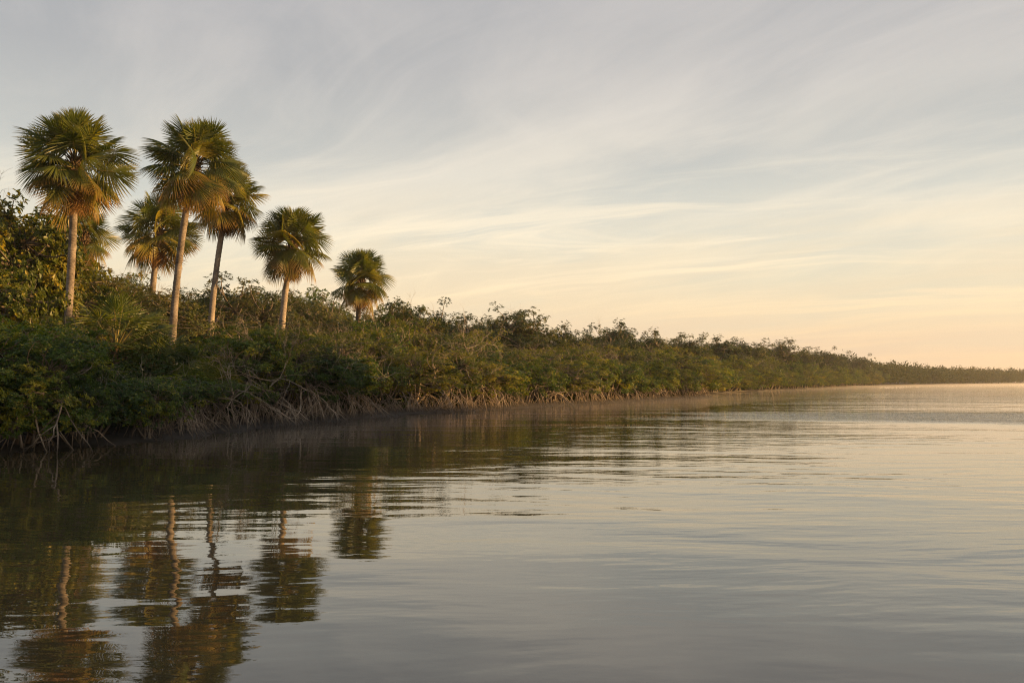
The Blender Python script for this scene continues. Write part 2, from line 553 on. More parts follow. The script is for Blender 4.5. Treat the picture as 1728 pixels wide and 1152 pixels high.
def rosettes(mb, P, ax, per, L, base_tint, six, wr=0.42, spread=(0.9, 1.35)):
    n = len(P)
    per_n = per
    P2 = np.repeat(P, per_n, axis=0) + rng.normal(0, L * 0.12, (n * per_n, 3))
    A = np.repeat(ax, per_n, axis=0)
    ref = np.where(np.abs(A[:, 2:3]) < 0.9, np.array([[0, 0, 1.0]]), np.array([[1.0, 0, 0]]))
    u = unit(np.cross(A, ref))
    v = np.cross(A, u)
    ang = np.tile(np.arange(per_n) * 2.4, n) + np.repeat(rng.uniform(0, 6.28, n), per_n)
    open_ = rng.uniform(*spread, n * per_n)
    rad = u * np.cos(ang)[:, None] + v * np.sin(ang)[:, None]
    d_ = unit(A * np.cos(open_)[:, None] + rad * np.sin(open_)[:, None] + rng.normal(0, .12, (n * per_n, 3)))
    up = unit(A + np.array([0, 0, 0.35]) + rng.normal(0, .2, (n * per_n, 3)))
    ln = L * rng.uniform(0.65, 1.15, n * per_n)
    tint = np.clip(np.repeat(base_tint, per_n) + rng.normal(0, 0.13, n * per_n), 0, 1)
    yellow = rng.random(n * per_n) < 0.02
    tint = np.where(yellow, 1.0, tint)
    mb.leaves(P2, d_, up, ln, ln * wr * rng.uniform(.85, 1.2, n * per_n), tint, six)


def fork(mb, p, d, L, r, depth, wig=0.35, sides=4, shrink=0.66, up=0.1):
    """a bare branch that forks again and again"""
    k = 4
    pts = [p]
    dd = d.copy()
    for _ in range(k):
        dd = unit(dd + rng.normal(0, wig * 0.5, 3) + np.array([0, 0, up * 0.3]))
        pts.append(pts[-1] + dd * L / k)
    pts = np.array(pts)
    mb.tube(pts, np.linspace(r, r * 0.55, k + 1), sides)
    if depth > 0:
        for q in range(rng.integers(2, 4)):
            at = rng.integers(2, k + 1)
            nd = unit(dd + rng.normal(0, 0.65, 3))
            fork(mb, pts[at], nd, L * shrink * rng.uniform(.7, 1.1), r * 0.55, depth - 1, wig, max(3, sides - 1), shrink, up)


def make_bush(H, R, n_clump, n_ros, per, L, base, six=True, wr=0.42, clump=0.42, low=-0.45, lump=0.22, stems=4,
              bare=0, bare_len=1.2, squash=0.62, shell=(0.62, 1.0), spread=(0.9, 1.35), flat_top=0.0, tint0=0.48):
    """crown mesh and trunk mesh of a bush or small tree, trunk foot at the origin"""
    cr, tr, br = MB(), MB(), MB()
    zc = base + (H - base) * 0.5
    rz = (H - base) * 0.5
    D = rand_dir(n_clump, low, 1.0)
    ph = rng.uniform(0, 6.28, 6)
    lob = 1 + lump * (np.sin(D[:, 0] * 4 + ph[0]) * np.sin(D[:, 1] * 4 + ph[1]) + 0.7 * np.sin(D[:, 2] * 5 + ph[2] + D[:, 0] * 3))
    rr = rng.uniform(shell[0], shell[1], n_clump) * lob
    C = D * rr[:, None] * np.array([R, R, rz]) + np.array([0, 0, zc])
    C[:, 2] = np.maximum(C[:, 2], base * 0.9)
    # stems
    heads = []
    for s_ in range(stems):
        a = s_ * 6.28 / stems + rng.uniform(-.5, .5)
        foot = np.array([math.cos(a) * 0.12, math.sin(a) * 0.12, -0.1])
        top = np.array([math.cos(a) * R * rng.uniform(.3, .55), math.sin(a) * R * rng.uniform(.3, .55), zc + rz * rng.uniform(.0, .5)])
        mid = (foot + top) / 2 + np.array([rng.normal() * .25, rng.normal() * .25, 0.2])
        pts = bezier(foot, mid, top, 8)
        r0 = 0.02 * H * rng.uniform(.8, 1.1)
        tr.tube(pts, np.linspace(r0, r0 * 0.4, 8), 6)
        heads.append(pts)
    for c_ in C:
        best = min(((np.linalg.norm(c_ - p_), p_) for h_ in heads for p_ in h_[2:]), key=lambda q: q[0] + rng.uniform(0, .3))[1]
        mid = (best + c_) / 2 + rng.normal(0, 0.12 * R, 3) + np.array([0, 0, -0.05 * R])
        tr.tube(bezier(best, mid, c_, 6), np.linspace(0.0065 * H, 0.0025 * H, 6), 4)
    # clumps of rosettes
    out_ = unit((C - np.array([0, 0, zc - rz * .4])) / np.array([R, R, rz]))
    ctint = np.clip(tint0 + rng.normal(0, 0.2, n_clump), 0, 1)
    Pn, An, Tn = [], [], []
    for c_, o_, t_ in zip(C, out_, ctint):
        n = int(n_ros * rng.uniform(.6, 1.35))
        dd = rand_dir(n)
        rad = rng.uniform(.25, 1.0, n) ** .6
        q = dd * rad[:, None] * clump * rng.uniform(.8, 1.25) * np.array([1, 1, squash]) + c_
        ax = unit(dd * 0.8 + o_ * 0.9 + np.array([0, 0, .45]) + rng.normal(0, .2, (n, 3)))
        Pn.append(q), An.append(ax), Tn.append(np.clip(t_ + rng.normal(0, .07, n), 0, 1))
        for w_ in rng.choice(n, max(1, n // 3), replace=False):
            tr.tube(np.array([c_, (c_ + q[w_]) / 2 + rng.normal(0, .03, 3), q[w_]]), [0.008, 0.006, 0.004], 3)
    rosettes(cr, np.concatenate(Pn), np.concatenate(An), per, L, np.concatenate(Tn), six, wr, spread)
    for _ in range(bare):
        c_ = C[rng.integers(n_clump)]
        d_ = unit((c_ - np.array([0, 0, zc - rz * 0.2])) * np.array([1, 1, .8]) + rng.normal(0, .3, 3))
        fork(br, c_ - d_ * 0.5, d_, bare_len * rng.uniform(.6, 1.1), 0.014, 2)
    return cr, tr, (br if bare else None)


BUSH = {}


def variant(kind, leaf, limb='limb', **kw):
    c, tr_, b = make_bush(**kw)
    BUSH.setdefault(kind, []).append(dict(H=kw['H'], R=kw['R'], crown=c.mesh('crown', M[leaf], False), trunk=tr_.mesh('trunk', M[limb]),
                                          bare=b.mesh('bare_branch', M['bare']) if b else None))


for q in range(3):   # dense glossy red mangrove by the water
    variant('mangrove', 'mangrove_leaf', H=3.8, R=2.0, n_clump=120, n_ros=21, per=7, L=0.118, base=0.36, lump=0.3, bare=4, clump=0.37, low=-0.85)
for q in range(2):   # low bush
    variant('low', 'mangrove_leaf', H=1.9, R=1.35, n_clump=52, n_ros=24, per=7, L=0.10, base=0.28, clump=0.36, low=-0.8, bare=3, bare_len=.9)
for q in range(3):   # olive mangrove with pale bare twigs through it
    variant('olive', 'olive_leaf', H=4.6, R=2.2, n_clump=135, n_ros=19, per=7, L=0.105, base=0.45, lump=0.32, bare=20, bare_len=1.3, clump=0.38, low=-0.85)
for q in range(3):   # taller, airy crowns on the skyline
    variant('airy', 'grey_leaf', H=7.0, R=2.6, n_clump=125, n_ros=20, per=6, L=0.15, base=1.2, lump=0.36, bare=4, bare_len=1.1, clump=0.46, low=-0.9, shell=(.4, 1.05), squash=.75)
for q in range(3):   # rounded skyline crowns, their shaded near side put into the leaf colour
    variant('round', 'shade_side_leaf', H=6.0, R=2.1, n_clump=130, n_ros=22, per=6, L=0.15, base=1.0, lump=0.4, bare=2, bare_len=1.0, clump=0.46, low=-0.9, shell=(.45, 1.05), squash=.8, tint0=.36)
for q in range(2):   # broad leaved coastal tree
    variant('broad', 'broad_leaf', H=7.0, R=3.0, n_clump=100, n_ros=24, per=6, L=0.19, base=1.2, lump=0.25, bare=6, bare_len=1.4, clump=0.58, wr=.62, low=-0.7, shell=(.5, 1.02), tint0=.36)

ROOTS = []
for q in range(12):
    mb = MB()
    whip = q % 3 == 2
    h0 = rng.uniform(0.45, 1.15)
    reach = rng.uniform(0.7, 1.9) * (1.15 if whip else 1)
    a = np.array([0.04, 0, h0])
    c_ = np.array([reach, rng.normal() * .3, -0.3])
    if whip:
        b_ = np.array([reach * rng.uniform(.4, .6), rng.normal() * .3, h0 * rng.uniform(.35, .8)])
    else:
        b_ = np.array([reach * rng.uniform(.55, .95), rng.normal() * .25, h0 * rng.uniform(.8, 1.35)])
    pts = bezier(a, b_, c_, 10) + np.concatenate([[np.zeros(3)], rng.normal(0, .028, (8, 3)), [np.zeros(3)]])
    r0 = rng.uniform(.013, .027)
    mb.tube(pts, np.linspace(r0, r0 * .55, 10), 5)
    for _ in range(rng.integers(2, 6)):
        st = pts[rng.integers(2, 8)]
        en = np.array([st[0] + rng.uniform(-.35, .6), st[1] + rng.normal() * .5, -0.3])
        mb.tube(bezier(st, (st + en) / 2 + np.array([rng.uniform(-.1, .25), rng.normal() * .1, rng.uniform(.05, .3)]), en, 6) + rng.normal(0, .012, (6, 3)), np.linspace(r0 * .6, r0 * .4, 6), 4)
    ROOTS.append(mb.mesh('prop_root', M['root']))

ROOTMASS = []
for q in range(3):
    mb = MB()
    for r in range(26):
        an = rng.uniform(0, 6.28)
        reach = rng.uniform(.5, 1.9)
        h0 = rng.uniform(.5, 1.25)
        d_ = np.array([math.cos(an), math.sin(an), 0])
        st = np.array([rng.normal() * .4, rng.normal() * .4, h0])
        en = d_ * reach + np.array([0, 0, -.3])
        mb.tube(bezier(st, (st * .4 + en * .6) + np.array([0, 0, h0 * .9]), en, 7), np.linspace(.03, .016, 7), 4)
    ROOTMASS.append(mb.mesh('root_tangle', M['root']))

DEAD = []
for q in range(3):
    DEAD.append([])
    for s_ in range(6):
        mb = MB()
        an = rng.uniform(0, 6.28)
        d_ = unit(np.array([math.cos(an), math.sin(an), rng.uniform(-.1, .8)]))
        fork(mb, np.array([0, 0, rng.uniform(0., .5)]), d_, rng.uniform(.7, 1.15), 0.012, 3, 0.5, 5, 0.75, -.05)
        DEAD[-1].append(mb.mesh('branch', M['bare']))

# ------------------------------------------------------------------ palms


def make_frond(Lp, Lb, nseg, half, droop, fold, dead=0.0, width=1.0, tip_brown=0.0, seed_tint=0.45, tipdrop=0.3):
    """fan leaf: petiole along +X from the origin, blade at its end; returns blade mesh data and petiole mesh data"""
    bl, pe = MB(), MB()
    # petiole, gently arched
    k = 7
    t_ = np.linspace(0, 1, k)
    pp = np.stack([t_ * Lp, np.zeros(k), -droop * 0.25 * Lp * t_ ** 2], 1)
    pe.tube(pp, np.linspace(0.024, 0.013, k), 5, 0.6)
    end = pp[-1]
    slope = -droop * 0.5
    # costa continues into the blade and curves down
    def costa(u):
        L_ = 0.42 * Lb
        return end + np.array([u * L_, 0, slope * u * L_ - droop * 0.55 * L_ * u * u])
    pe.tube(np.array([costa(0), costa(.33), costa(.66), costa(1)]), [0.013, 0.010, 0.007, 0.003], 4, 0.75)
    for i in range(nseg):
        f = (i + 0.5) / nseg * 2 - 1
        phi = f * half
        u0 = (1 - abs(f)) ** 1.2
        b0 = costa(u0 * 0.9)
        ln = Lb * (1.0 - 0.42 * u0) * (1 - 0.22 * abs(f) ** 2) * rng.uniform(.93, 1.05)
        dirv = np.array([math.cos(phi), math.sin(phi), 0])
        sid = np.array([-math.sin(phi), math.cos(phi), 0])
        sl = slope - droop * u0 * 0.8
        tw = rng.normal(0, .035)
        pts = []
        sep_ = half * 2 / nseg
        for t2, wf in ((0.0, 0.06), (0.3, 0.30), (0.52, 0.49), (0.78, 0.36), (1.0, 0.0)):
            r = ln * t2
            z_ = sl * r * math.cos(phi) - fold * abs(math.sin(phi)) * r - (tipdrop + 0.25 * droop) * ln * t2 ** 2.6
            p_ = b0 + dirv * r + sid * tw * r + np.array([0, 0, z_])
            wd = wf * sep_ * ln * 1.05 * width * (1.15 if t2 < .6 else 1)
            if wf > 0:
                pts += [p_ + sid * wd * .5 - np.array([0, 0, wd * .22]), p_ + np.array([0, 0, wd * .22]), p_ - sid * wd * .5 - np.array([0, 0, wd * .22])]
            else:
                pts += [p_]
        pts = np.array(pts)
        qs = []
        for s_ in range(3):
            a = s_ * 3
            qs += [[a, a + 1, a + 4, a + 3], [a + 1, a + 2, a + 5, a + 4]]
        tint = np.clip(seed_tint + rng.normal(0, .09), 0, 1)
        tp = np.repeat([0, 0, tip_brown * .15, tip_brown * .6], 3)
        tp = np.concatenate([tp, [min(1, tip_brown * 1.3 + .1)]])
        n0 = bl.n
        bl.add(pts, qs, tint, tp)
        bl.f[3].append(np.array([[9, 10, 12], [10, 11, 12]]) + n0)
    return bl, pe


FR = {'up': [], 'out': [], 'down': [], 'dead': [], 'palmetto': []}


def frond_variant(kind, mat, **kw):
    b, p_ = make_frond(**kw)
    FR[kind].append((b.mesh('blade', M[mat], False), p_.mesh('petiole', M['petiole' if mat != 'dead_frond' else 'boot'])))


for q in range(4):
    frond_variant('up', 'palm_leaf', Lp=0.88, Lb=1.26, nseg=42, half=math.radians(128), droop=rng.uniform(.0, .14), fold=rng.uniform(.1, .35), tip_brown=0.05, seed_tint=.45, tipdrop=rng.uniform(.05, .16))
for q in range(6):
    frond_variant('out', 'palm_leaf', Lp=0.93, Lb=1.28, nseg=44, half=math.radians(132), droop=rng.uniform(.12, .42), fold=rng.uniform(.15, .45), tip_brown=.15, seed_tint=.40 + .12 * (q == 0) + .34 * (q == 5) + rng.normal(0, .06), tipdrop=rng.uniform(.1, .25))
for q in range(4):
    frond_variant('down', 'palm_leaf', Lp=0.78, Lb=1.28, nseg=40, half=math.radians(120), droop=rng.uniform(.3, .5), fold=rng.uniform(.3, .55), tip_brown=.8, seed_tint=.56, tipdrop=.2)
for q in range(2):
    frond_variant('dead', 'dead_frond', Lp=0.8, Lb=.95, nseg=30, half=math.radians(95), droop=.5, fold=.9, width=.7)
for q in range(3):
    frond_variant('palmetto', 'palm_leaf', Lp=0.8, Lb=.72, nseg=22, half=math.radians(105), droop=rng.uniform(.0, .25), fold=.25, width=.75, seed_tint=.36)


def make_palm(label, base, top, bend, r0, n_frond, size, seed, loc_sink=0.3):
    """trunk from base to top (world points), crown of fronds at the top"""
    R_ = np.random.default_rng(seed)
    root = thing('cabbage_palm', label, 'palm tree', base, group='cabbage palms standing over the mangroves')
    a = np.array([0, 0, -loc_sink])
    c_ = np.array(top - base)
    b_ = (a + c_) / 2 + np.array(bend)
    k = 150
    pts = bezier(a, b_, c_, k)
    t_ = np.linspace(0, 1, k)
    rad = r0 * (1.08 - 0.30 * t_ + 0.5 * np.exp(-t_ * 22)) * (1 + 0.03 * np.sin(np.arange(k) * 1.9) + R_.normal(0, .022, k) + .05 * np.sin(t_ * R_.uniform(6, 14) + R_.uniform(0, 6)))
    mb = MB()
    mb.tube(pts, rad, 14)
    link('trunk', mb.mesh('trunk', M['palm_bark']), root)
    # old leaf bases and fibre under the crown
    mb = MB()
    ax = c_ - pts[-6]
    ax = ax / np.linalg.norm(ax)
    u = unit(np.cross(ax, np.array([0, 1.0, 0.1])))
    v = np.cross(ax, u)
    for q in range(34):
        an = q * 2.4
        hh = -0.55 + 0.8 * q / 34
        d_ = u * math.cos(an) + v * math.sin(an)
        p0 = c_ + ax * hh + d_ * r0 * .55
        mb.tube(np.array([p0, p0 + d_ * .12 + ax * .16, p0 + d_ * .26 + ax * .36]), [0.055, 0.04, 0.018], 5)
    mb.tube(np.array([c_ - ax * .35, c_, c_ + ax * .35]), [r0 * .75, r0 * .85, r0 * .45], 10)
    link('leaf_base', mb.mesh('leaf_base', M['boot']), root, 'stuff')
    tilt = Vector(ax)
    tilt_q = Vector((0, 0, 1)).rotation_difference((tilt + Vector((0, 0, 1.2))).normalized())
    for q in range(n_frond):
        g = (q + .5) / n_frond
        if g < .34:
            kind = 'up'
            el = 86 - 40 * (g / .34)
        elif g < .74:
            kind = 'out'
            el = 46 - 52 * (g - .34) / .40
        else:
            kind = 'down'
            el = -6 - 34 * (g - .74) / .26
        if R_.random() < .04:
            continue
        el = math.radians(el + R_.normal(0, 5))
        az = q * 2.39996 + R_.normal(0, .12)
        mesh_b, mesh_p = FR[kind][R_.integers(len(FR[kind]))]
        fr = link('frond', mesh_b, root)
        s_ = size * R_.uniform(.9, 1.06) * (1.0 if g > .12 else .9)
        m_ = tilt_q.to_matrix().to_4x4() @ Matrix.Rotation(az, 4, 'Z') @ Matrix.Rotation(-el, 4, 'Y') @ Matrix.Rotation(R_.normal(0, .8 if kind != 'down' else .45), 4, 'X')
        off = Vector(ax) * (0.25 - 0.5 * g)
        fr.matrix_local = Matrix.Translation(Vector(c_) + off) @ m_ @ Matrix.Scale(s_, 4)
        link('petiole', mesh_p, fr)
    for q in range(int(R_.integers(3, 9))):
        mesh_b, mesh_p = FR['dead'][q % 2]
        fr = link('dead_frond', mesh_b, root)
        fr['label'] = 'dry brown frond hanging under the crown'
        m_ = Matrix.Rotation(q * 2.1 + R_.uniform(0, 1.5), 4, 'Z') @ Matrix.Rotation(math.radians(R_.uniform(52, 70)), 4, 'Y')
        fr.matrix_local = Matrix.Translation(Vector(c_) - Vector(ax) * .3) @ m_ @ Matrix.Scale(size * .85, 4)
        link('petiole', mesh_p, fr)
    return root


# label, (base px, base py), (crown centre px, py), distance, bend, trunk radius, fronds, crown diameter px
PALMS = [
    ('tall palm with the largest round crown, straight pale trunk, nearest the edge', (104, 680), (119, 276), 31.0, (.15, 0, 0), .145, 50, 192),
    ('tall palm with a gently curved trunk rising in front of the palm cluster', (288, 682), (322, 277), 36.0, (-.45, 0, .3), .16, 48, 174),
    ('palm leaning out behind the curved palm, its crown half hidden by that crown', (352, 660), (380, 338), 44.0, (-.5, 0, .2), .17, 44, 134),
    ('shorter palm with a low crown between the two tallest trunks', (250, 660), (264, 392), 51.0, (-.3, 0, 0), .19, 44, 142),
    ('palm of middle height standing alone against the sky with leaning trunk', (474, 664), (492, 412), 45.0, (-.45, 0, .2), .175, 46, 136),
    ('shortest, farthest palm whose crown just clears the mangrove tops', (598, 660), (608, 474), 56.0, (-.1, 0, 0), .19, 43, 112),
    ('half hidden palm whose ragged crown shows just below the largest crown', (112, 660), (136, 398), 41.0, (-.1, 0, 0), .17, 34, 112),
]
for i, (lab, b, c_, d, bend, r0, nf, diam) in enumerate(PALMS):
    base = world_pt(b[0], b[1], d)
    base.z = 0.75
    top = world_pt(c_[0], c_[1], d)
    make_palm(lab, base, top, bend, r0, nf, diam / F * d / 4.15, 100 + i)

# palmettos in the undergrowth
for i, (px, py, d, s_, lab) in enumerate([
        (266, 640, 31.0, 1.35, 'spiky fan palmetto at the foot of the curved palm trunk'),
        (352, 668, 26.0, 0.9, 'low palmetto with drooping fans just above the tangled roots'),
        (194, 592, 30.0, 1.5, 'sunlit upright palmetto between the two tallest palm trunks'),
        (322, 640, 31.0, 0.95, 'small dark palmetto beside the curved palm trunk on the water side'),
        (470, 668, 33.0, 0.75, 'small palmetto half buried in the shrubs under the lone palm')]):
    p_ = world_pt(px, py, d)
    root = thing('palmetto', lab, 'palmetto', p_, random.uniform(0, 6), (s_, s_, s_), 'palmettos in the undergrowth')
    mb = MB()
    g = p_.z / s_
    mb.tube([(0, 0, -g), (0.03, 0, -g * .5), (0, 0, 0.1)], [0.1, .09, .08], 8)
    link('stem', mb.mesh('stem', M['boot']), root)
    for q in range(17):
        mesh_b, mesh_p = FR['palmetto'][q % 3]
        fr = link('frond', mesh_b, root)
        el = math.radians(80 - 75 * (q / 17) + random.uniform(-8, 8))
        fr.matrix_local = Matrix.Rotation(q * 2.4, 4, 'Z') @ Matrix.Rotation(-el, 4, 'Y') @ Matrix.Rotation(random.gauss(0, .5), 4, 'X')
        link('petiole', mesh_p, fr)

# ------------------------------------------------------------------ mangroves and trees along the shore
SKY_PX = [-150, 0, 30, 60, 100, 150, 200, 250, 300, 340, 378, 430, 520, 600, 690, 760, 860, 905, 960, 1040, 1100, 1200, 1320, 1450, 1500, 1600, 1728, 2000]
SKY_PY = [300, 318, 345, 385, 425, 452, 455, 482, 488, 482, 462, 490, 490, 528, 520, 545, 536, 556, 560, 560, 570, 576, 584, 604, 612, 620, 622, 624]
FRONT_PX = [-150, 0, 60, 110, 160, 205, 235, 258, 308, 330, 352, 385, 430, 476, 540, 600, 680, 760, 860, 980, 1090, 1200]
FRONT_PY = [420, 460, 500, 532, 535, 552, 605, 632, 632, 580, 508, 500, 520, 540, 536, 556, 545, 562, 566, 584, 594, 600]
SH_PX = [(p[0] / p[1]) * F + 864 for p in shore]


def shore_depth(px):
    return float(np.interp(px, SH_PX[2:], shore[2:, 1]))


def y_limit(px, d, halfw):
    xs_ = np.linspace(px - halfw, px + halfw, 7)
    f_ = max(np.interp(xs_, FRONT_PX, FRONT_PY)) if px < 1220 else 0
    s_ = np.median(np.interp(xs_, SKY_PX, SKY_PY))
    rho = d / shore_depth(px)
    if px > 1220:
        return s_ + 10 * max(0, 1.15 - rho) / .15
    k = min(1, max(0, (rho - 1.72) / 0.35)) if px < 640 else min(1, max(0, (rho - 1.25) / 0.5))
    if px < 640 and rho < 1.72:
        return f_ + 6
    return f_ + (s_ - f_) * k


def put_tree(name, label, cat, group, kind, x, y, gz, H, W, roots=None, water_dir=None):
    vs = BUSH[kind]
    v = vs[rng.integers(len(vs))]
    rz = rng.uniform(0, 6.28)
    root = thing(name, label, cat, (x, y, gz), rz, (W / v['R'], W / v['R'], H / v['H']), group)
    link('trunk', v['trunk'], root)
    link('crown', v['crown'], root)
    if v['bare'] is not None:
        link('bare_branch', v['bare'], root, 'stuff')
    inv = Matrix.Diagonal((v['R'] / W, v['R'] / W, v['H'] / H, 1)) @ Matrix.Rotation(-rz, 4, 'Z')
    if roots == 'each':
        base_a = math.atan2(water_dir[1], water_dir[0])
        for q in range(11 if x / y * F + 864 < 190 else 24):
            a = base_a + rng.normal(0, 1.05)
            r_ = link('prop_root', ROOTS[rng.integers(len(ROOTS))], root)
            s_ = rng.uniform(.75, 1.15) * (.7 if kind == 'low' else 1)
            off = Vector((rng.normal() * .45, rng.normal() * .45, .12 - gz + max(0, gz - .12) * .35))
            r_.matrix_local = inv @ Matrix.Translation(off) @ Matrix.Rotation(a, 4, 'Z') @ Matrix.Diagonal((s_, s_, s_ * rng.uniform(.8, 1.1), 1))
    elif roots == 'mass':
        r_ = link('root_tangle', ROOTMASS[rng.integers(len(ROOTMASS))], root, 'stuff')
        s_ = rng.uniform(.9, 1.25)
        r_.matrix_local = inv @ Matrix.Translation((0, 0, .12 - gz)) @ Matrix.Rotation(rng.uniform(0, 6.28), 4, 'Z') @ Matrix.Scale(s_, 4)
    return root


ORD = ['first', 'second', 'third', 'fourth', 'fifth', 'sixth', 'seventh', 'eighth', 'ninth', 'tenth', 'eleventh', 'twelfth', 'thirteenth', 'fourteenth', 'fifteenth',
       'sixteenth', 'seventeenth', 'eighteenth', 'nineteenth', 'twentieth', 'twenty-first', 'twenty-second', 'twenty-third', 'twenty-fourth', 'twenty-fifth', 'twenty-sixth',
       'twenty-seventh', 'twenty-eighth', 'twenty-ninth', 'thirtieth']
s_near = float(np.interp(0, [0], [0]))
s_start = cum[3] - 2.5                    # just outside the frame's edge
s_point = cum[3 + len(shore_px) - 1]      # tip of the small headland
n_front = 0
s = s_start
while s < s_point - 0.5:                   # ---- first row, standing in the water's edge
    p_ = shore_at(s)
    n = inland(s)
    q = p_ + n * rng.uniform(0.7, 1.3)
    px = q[0] / q[1] * F + 864
    d = q[1]
    near = d < 47
    W = rng.uniform(1.15, 1.6) if d < 30 else rng.uniform(1.2, 2.4)
    yl = y_limit(px, d, W * .75 / d * F)
    H = CAM_H + (HORIZON - yl) / F * d - 0.15
    H = max(1.2, H * (rng.uniform(.9, 1.03) if d < 30 else rng.uniform(.55, .92)))
    if d > 60:
        H *= .8
    kind = 'low' if H < 2.3 else ('mangrove' if (px < 330 or rng.random() < .4) else 'olive')
    if kind == 'low':
        W = min(W, 1.3)
    look = {'low': 'low leafy mangrove', 'mangrove': 'dense dark green mangrove', 'olive': 'olive mangrove'}[kind]
    where = 'with stilt roots' if near else 'with reddish root tangle'
    label = f'{look} {where} at the waterline, {ORD[min(n_front, 29)]} from the near end' if n_front < 30 else 'olive mangrove at the waterline by the tip of the headland'
    gz = 0.12 if px < 190 else rng.uniform(.42, .62) if near else .3
    put_tree('mangrove_tree', label, 'mangrove', 'mangroves along the waterline', kind, q[0], q[1], gz, max(1.0, H - gz + .12), W, 'each' if near else 'mass', -n)
    n_front += 1
    s += rng.uniform(1.5, 2.2) if d < 30 else rng.uniform(1.9, 2.9)

for i in range(4):                         # leafy skirts hanging to the water at the near end
    p_ = shore_at(s_start + 1.4 + i * 1.55 + rng.uniform(-.3, .3))
    n = inland(s_start + 1.4 + i * 1.55)
    q = p_ + n * rng.uniform(0.0, .35)
    put_tree('mangrove_shrub', f'low leafy skirt hanging to the water under the palms, {ORD[i]} from the near end', 'mangrove shrub', 'low skirts at the near waterline',
             'low', q[0], q[1], 0.12, rng.uniform(1.05, 1.6), rng.uniform(.85, 1.15))

ROWS = [(3.0, 2.2, .8), (5.2, 2.6, .9), (7.8, 3.0, .95), (11, 3.2, 1), (15, 3.8, 1), (20, 4.2, 1), (26, 4.4, 1), (32, 4.8, 1), (39, 5.5, 1)]
for ri, (off, sp, hf) in enumerate(ROWS):
    s = s_start - 3
    while s < s_point + 2:
        p_ = shore_at(s)
        n = inland(s, 6)
        q = p_ + n * (off + rng.normal() * off * .08)
        s += sp * rng.uniform(.8, 1.2)
        px = q[0] / q[1] * F + 864
        d = q[1]
        if px < -90 or px > 1215 or (off > 24 and px > 720):
            continue
        W = rng.uniform(1.5, 2.2) if d < 40 else rng.uniform(1.8, 2.8)
        yl = y_limit(px, d, W * .7 / d * F)
        gz = ground_z(off)
        H = (CAM_H + (HORIZON - yl) / F * d - gz) * (rng.uniform(.88, 1.04) if px < 640 else rng.choice([rng.uniform(.70, .86), rng.uniform(.98, 1.14)]))
        if px > 640 and ri < 2:
            H *= rng.uniform(.70, .92)
        if H < .8:
            continue
        last = ri >= 3
        if px < 150 and d > 24 and H > 4:
            kind = 'broad'
        elif H < 2.3:
            kind = 'low'
        elif last and rng.random() < .7:
            kind = 'airy' if rng.random() < .5 else 'round'
        else:
            kind = 'mangrove' if rng.random() < (.6 if px < 400 else .3) else 'olive'
        if kind in ('airy', 'broad', 'round'):
            W *= 1.1 if px < 640 else 1.25
        if kind == 'low':
            W = min(W, 1.3)
        if H > 2.6 * W:
            W = H / 2.6
        zone = next(z_ for lim, z_ in ((60, 'by the frame edge'), (165, 'around the largest palm'), (240, 'between the two tallest palms'), (330, 'around the curved palm'),
                                       (430, 'below the leaning palm'), (540, 'around the lone palm'), (650, 'around the farthest palm'), (760, 'just beyond the farthest palm'),
                                       (880, 'on the middle shore'), (1010, 'past the middle shore'), (1100, 'short of the headland'), (9999, 'on the headland')) if px < lim)
        depth = 'behind the waterline' if ri < 2 else 'in the thicket' if ri < 4 else 'on the skyline'
        look = {'broad': 'broad leaved coastal tree', 'low': 'low leafy shrub', 'airy': 'loose grey green tree', 'round': 'rounded dark green tree', 'mangrove': 'dense green mangrove', 'olive': 'twiggy olive mangrove'}[kind]
        nm = {'broad': 'coastal_tree', 'low': 'shrub', 'airy': 'coastal_tree', 'round': 'coastal_tree', 'mangrove': 'mangrove_tree', 'olive': 'mangrove_tree'}[kind]
        put_tree(nm, f'{look} {depth} {zone}', {'mangrove_tree': 'mangrove', 'shrub': 'shrub'}.get(nm, 'tree'), f'{nm.replace("_", " ")}s {depth} {zone} {kind}',
                 kind, q[0], q[1], gz, H, W)

# ---- cove and far shore beyond the headland
s_far = float(np.interp(300, shore[3 + len(shore_px):3 + len(shore_px) + 7, 1], cum[3 + len(shore_px):3 + len(shore_px) + 7]))
for ri, (off, hf) in enumerate([(1.5, .64), (6.0, .78), (12.0, .93), (22.0, .95)]):
    s = s_point + 3
    while s < s_far:
        p_ = shore_at(s)
        n = inland(s, 10)
        q = p_ + n * (off + rng.normal() * off * .1)
        px = q[0] / q[1] * F + 864
        d = q[1]
        W = rng.uniform(2.2, 3.4) * (1 + d / 600)
        s += W * rng.uniform(.9, 1.35)
        if px < 1000:
            continue
        yl = float(np.interp(px, SKY_PX, SKY_PY))
        H = (CAM_H + (HORIZON - yl - 2) / F * d - ground_z(off)) * hf * rng.choice([rng.uniform(.68, .88), rng.uniform(.92, 1.14)])
        kind = str(rng.choice(['airy', 'round', 'round'])) if (ri >= 2 and rng.random() < .65) else 'olive' if rng.random() < .6 else 'mangrove'
        zone = 'headland end' if px < 1225 else 'near half' if px < 1290 else 'middle' if px < 1350 else 'far half' if px < 1400 else 'far end'
        depth = ['at the cove waterline', 'behind the cove waterline', 'inside the cove wood', 'on the cove skyline'][ri]
        look = {'airy': 'loose grey tree', 'round': 'rounded dark tree', 'mangrove': 'green mangrove', 'olive': 'olive mangrove'}[kind]
        nm = 'coastal_tree' if kind in ('airy', 'round') else 'mangrove_tree'
        put_tree(nm, f'far {look} {depth}, {zone}', 'tree' if kind in ('airy', 'round') else 'mangrove', f'far {look}s {depth}',
                 kind, q[0], q[1], ground_z(off) * .8, H, W, 'mass' if ri == 0 and d < 85 else None)

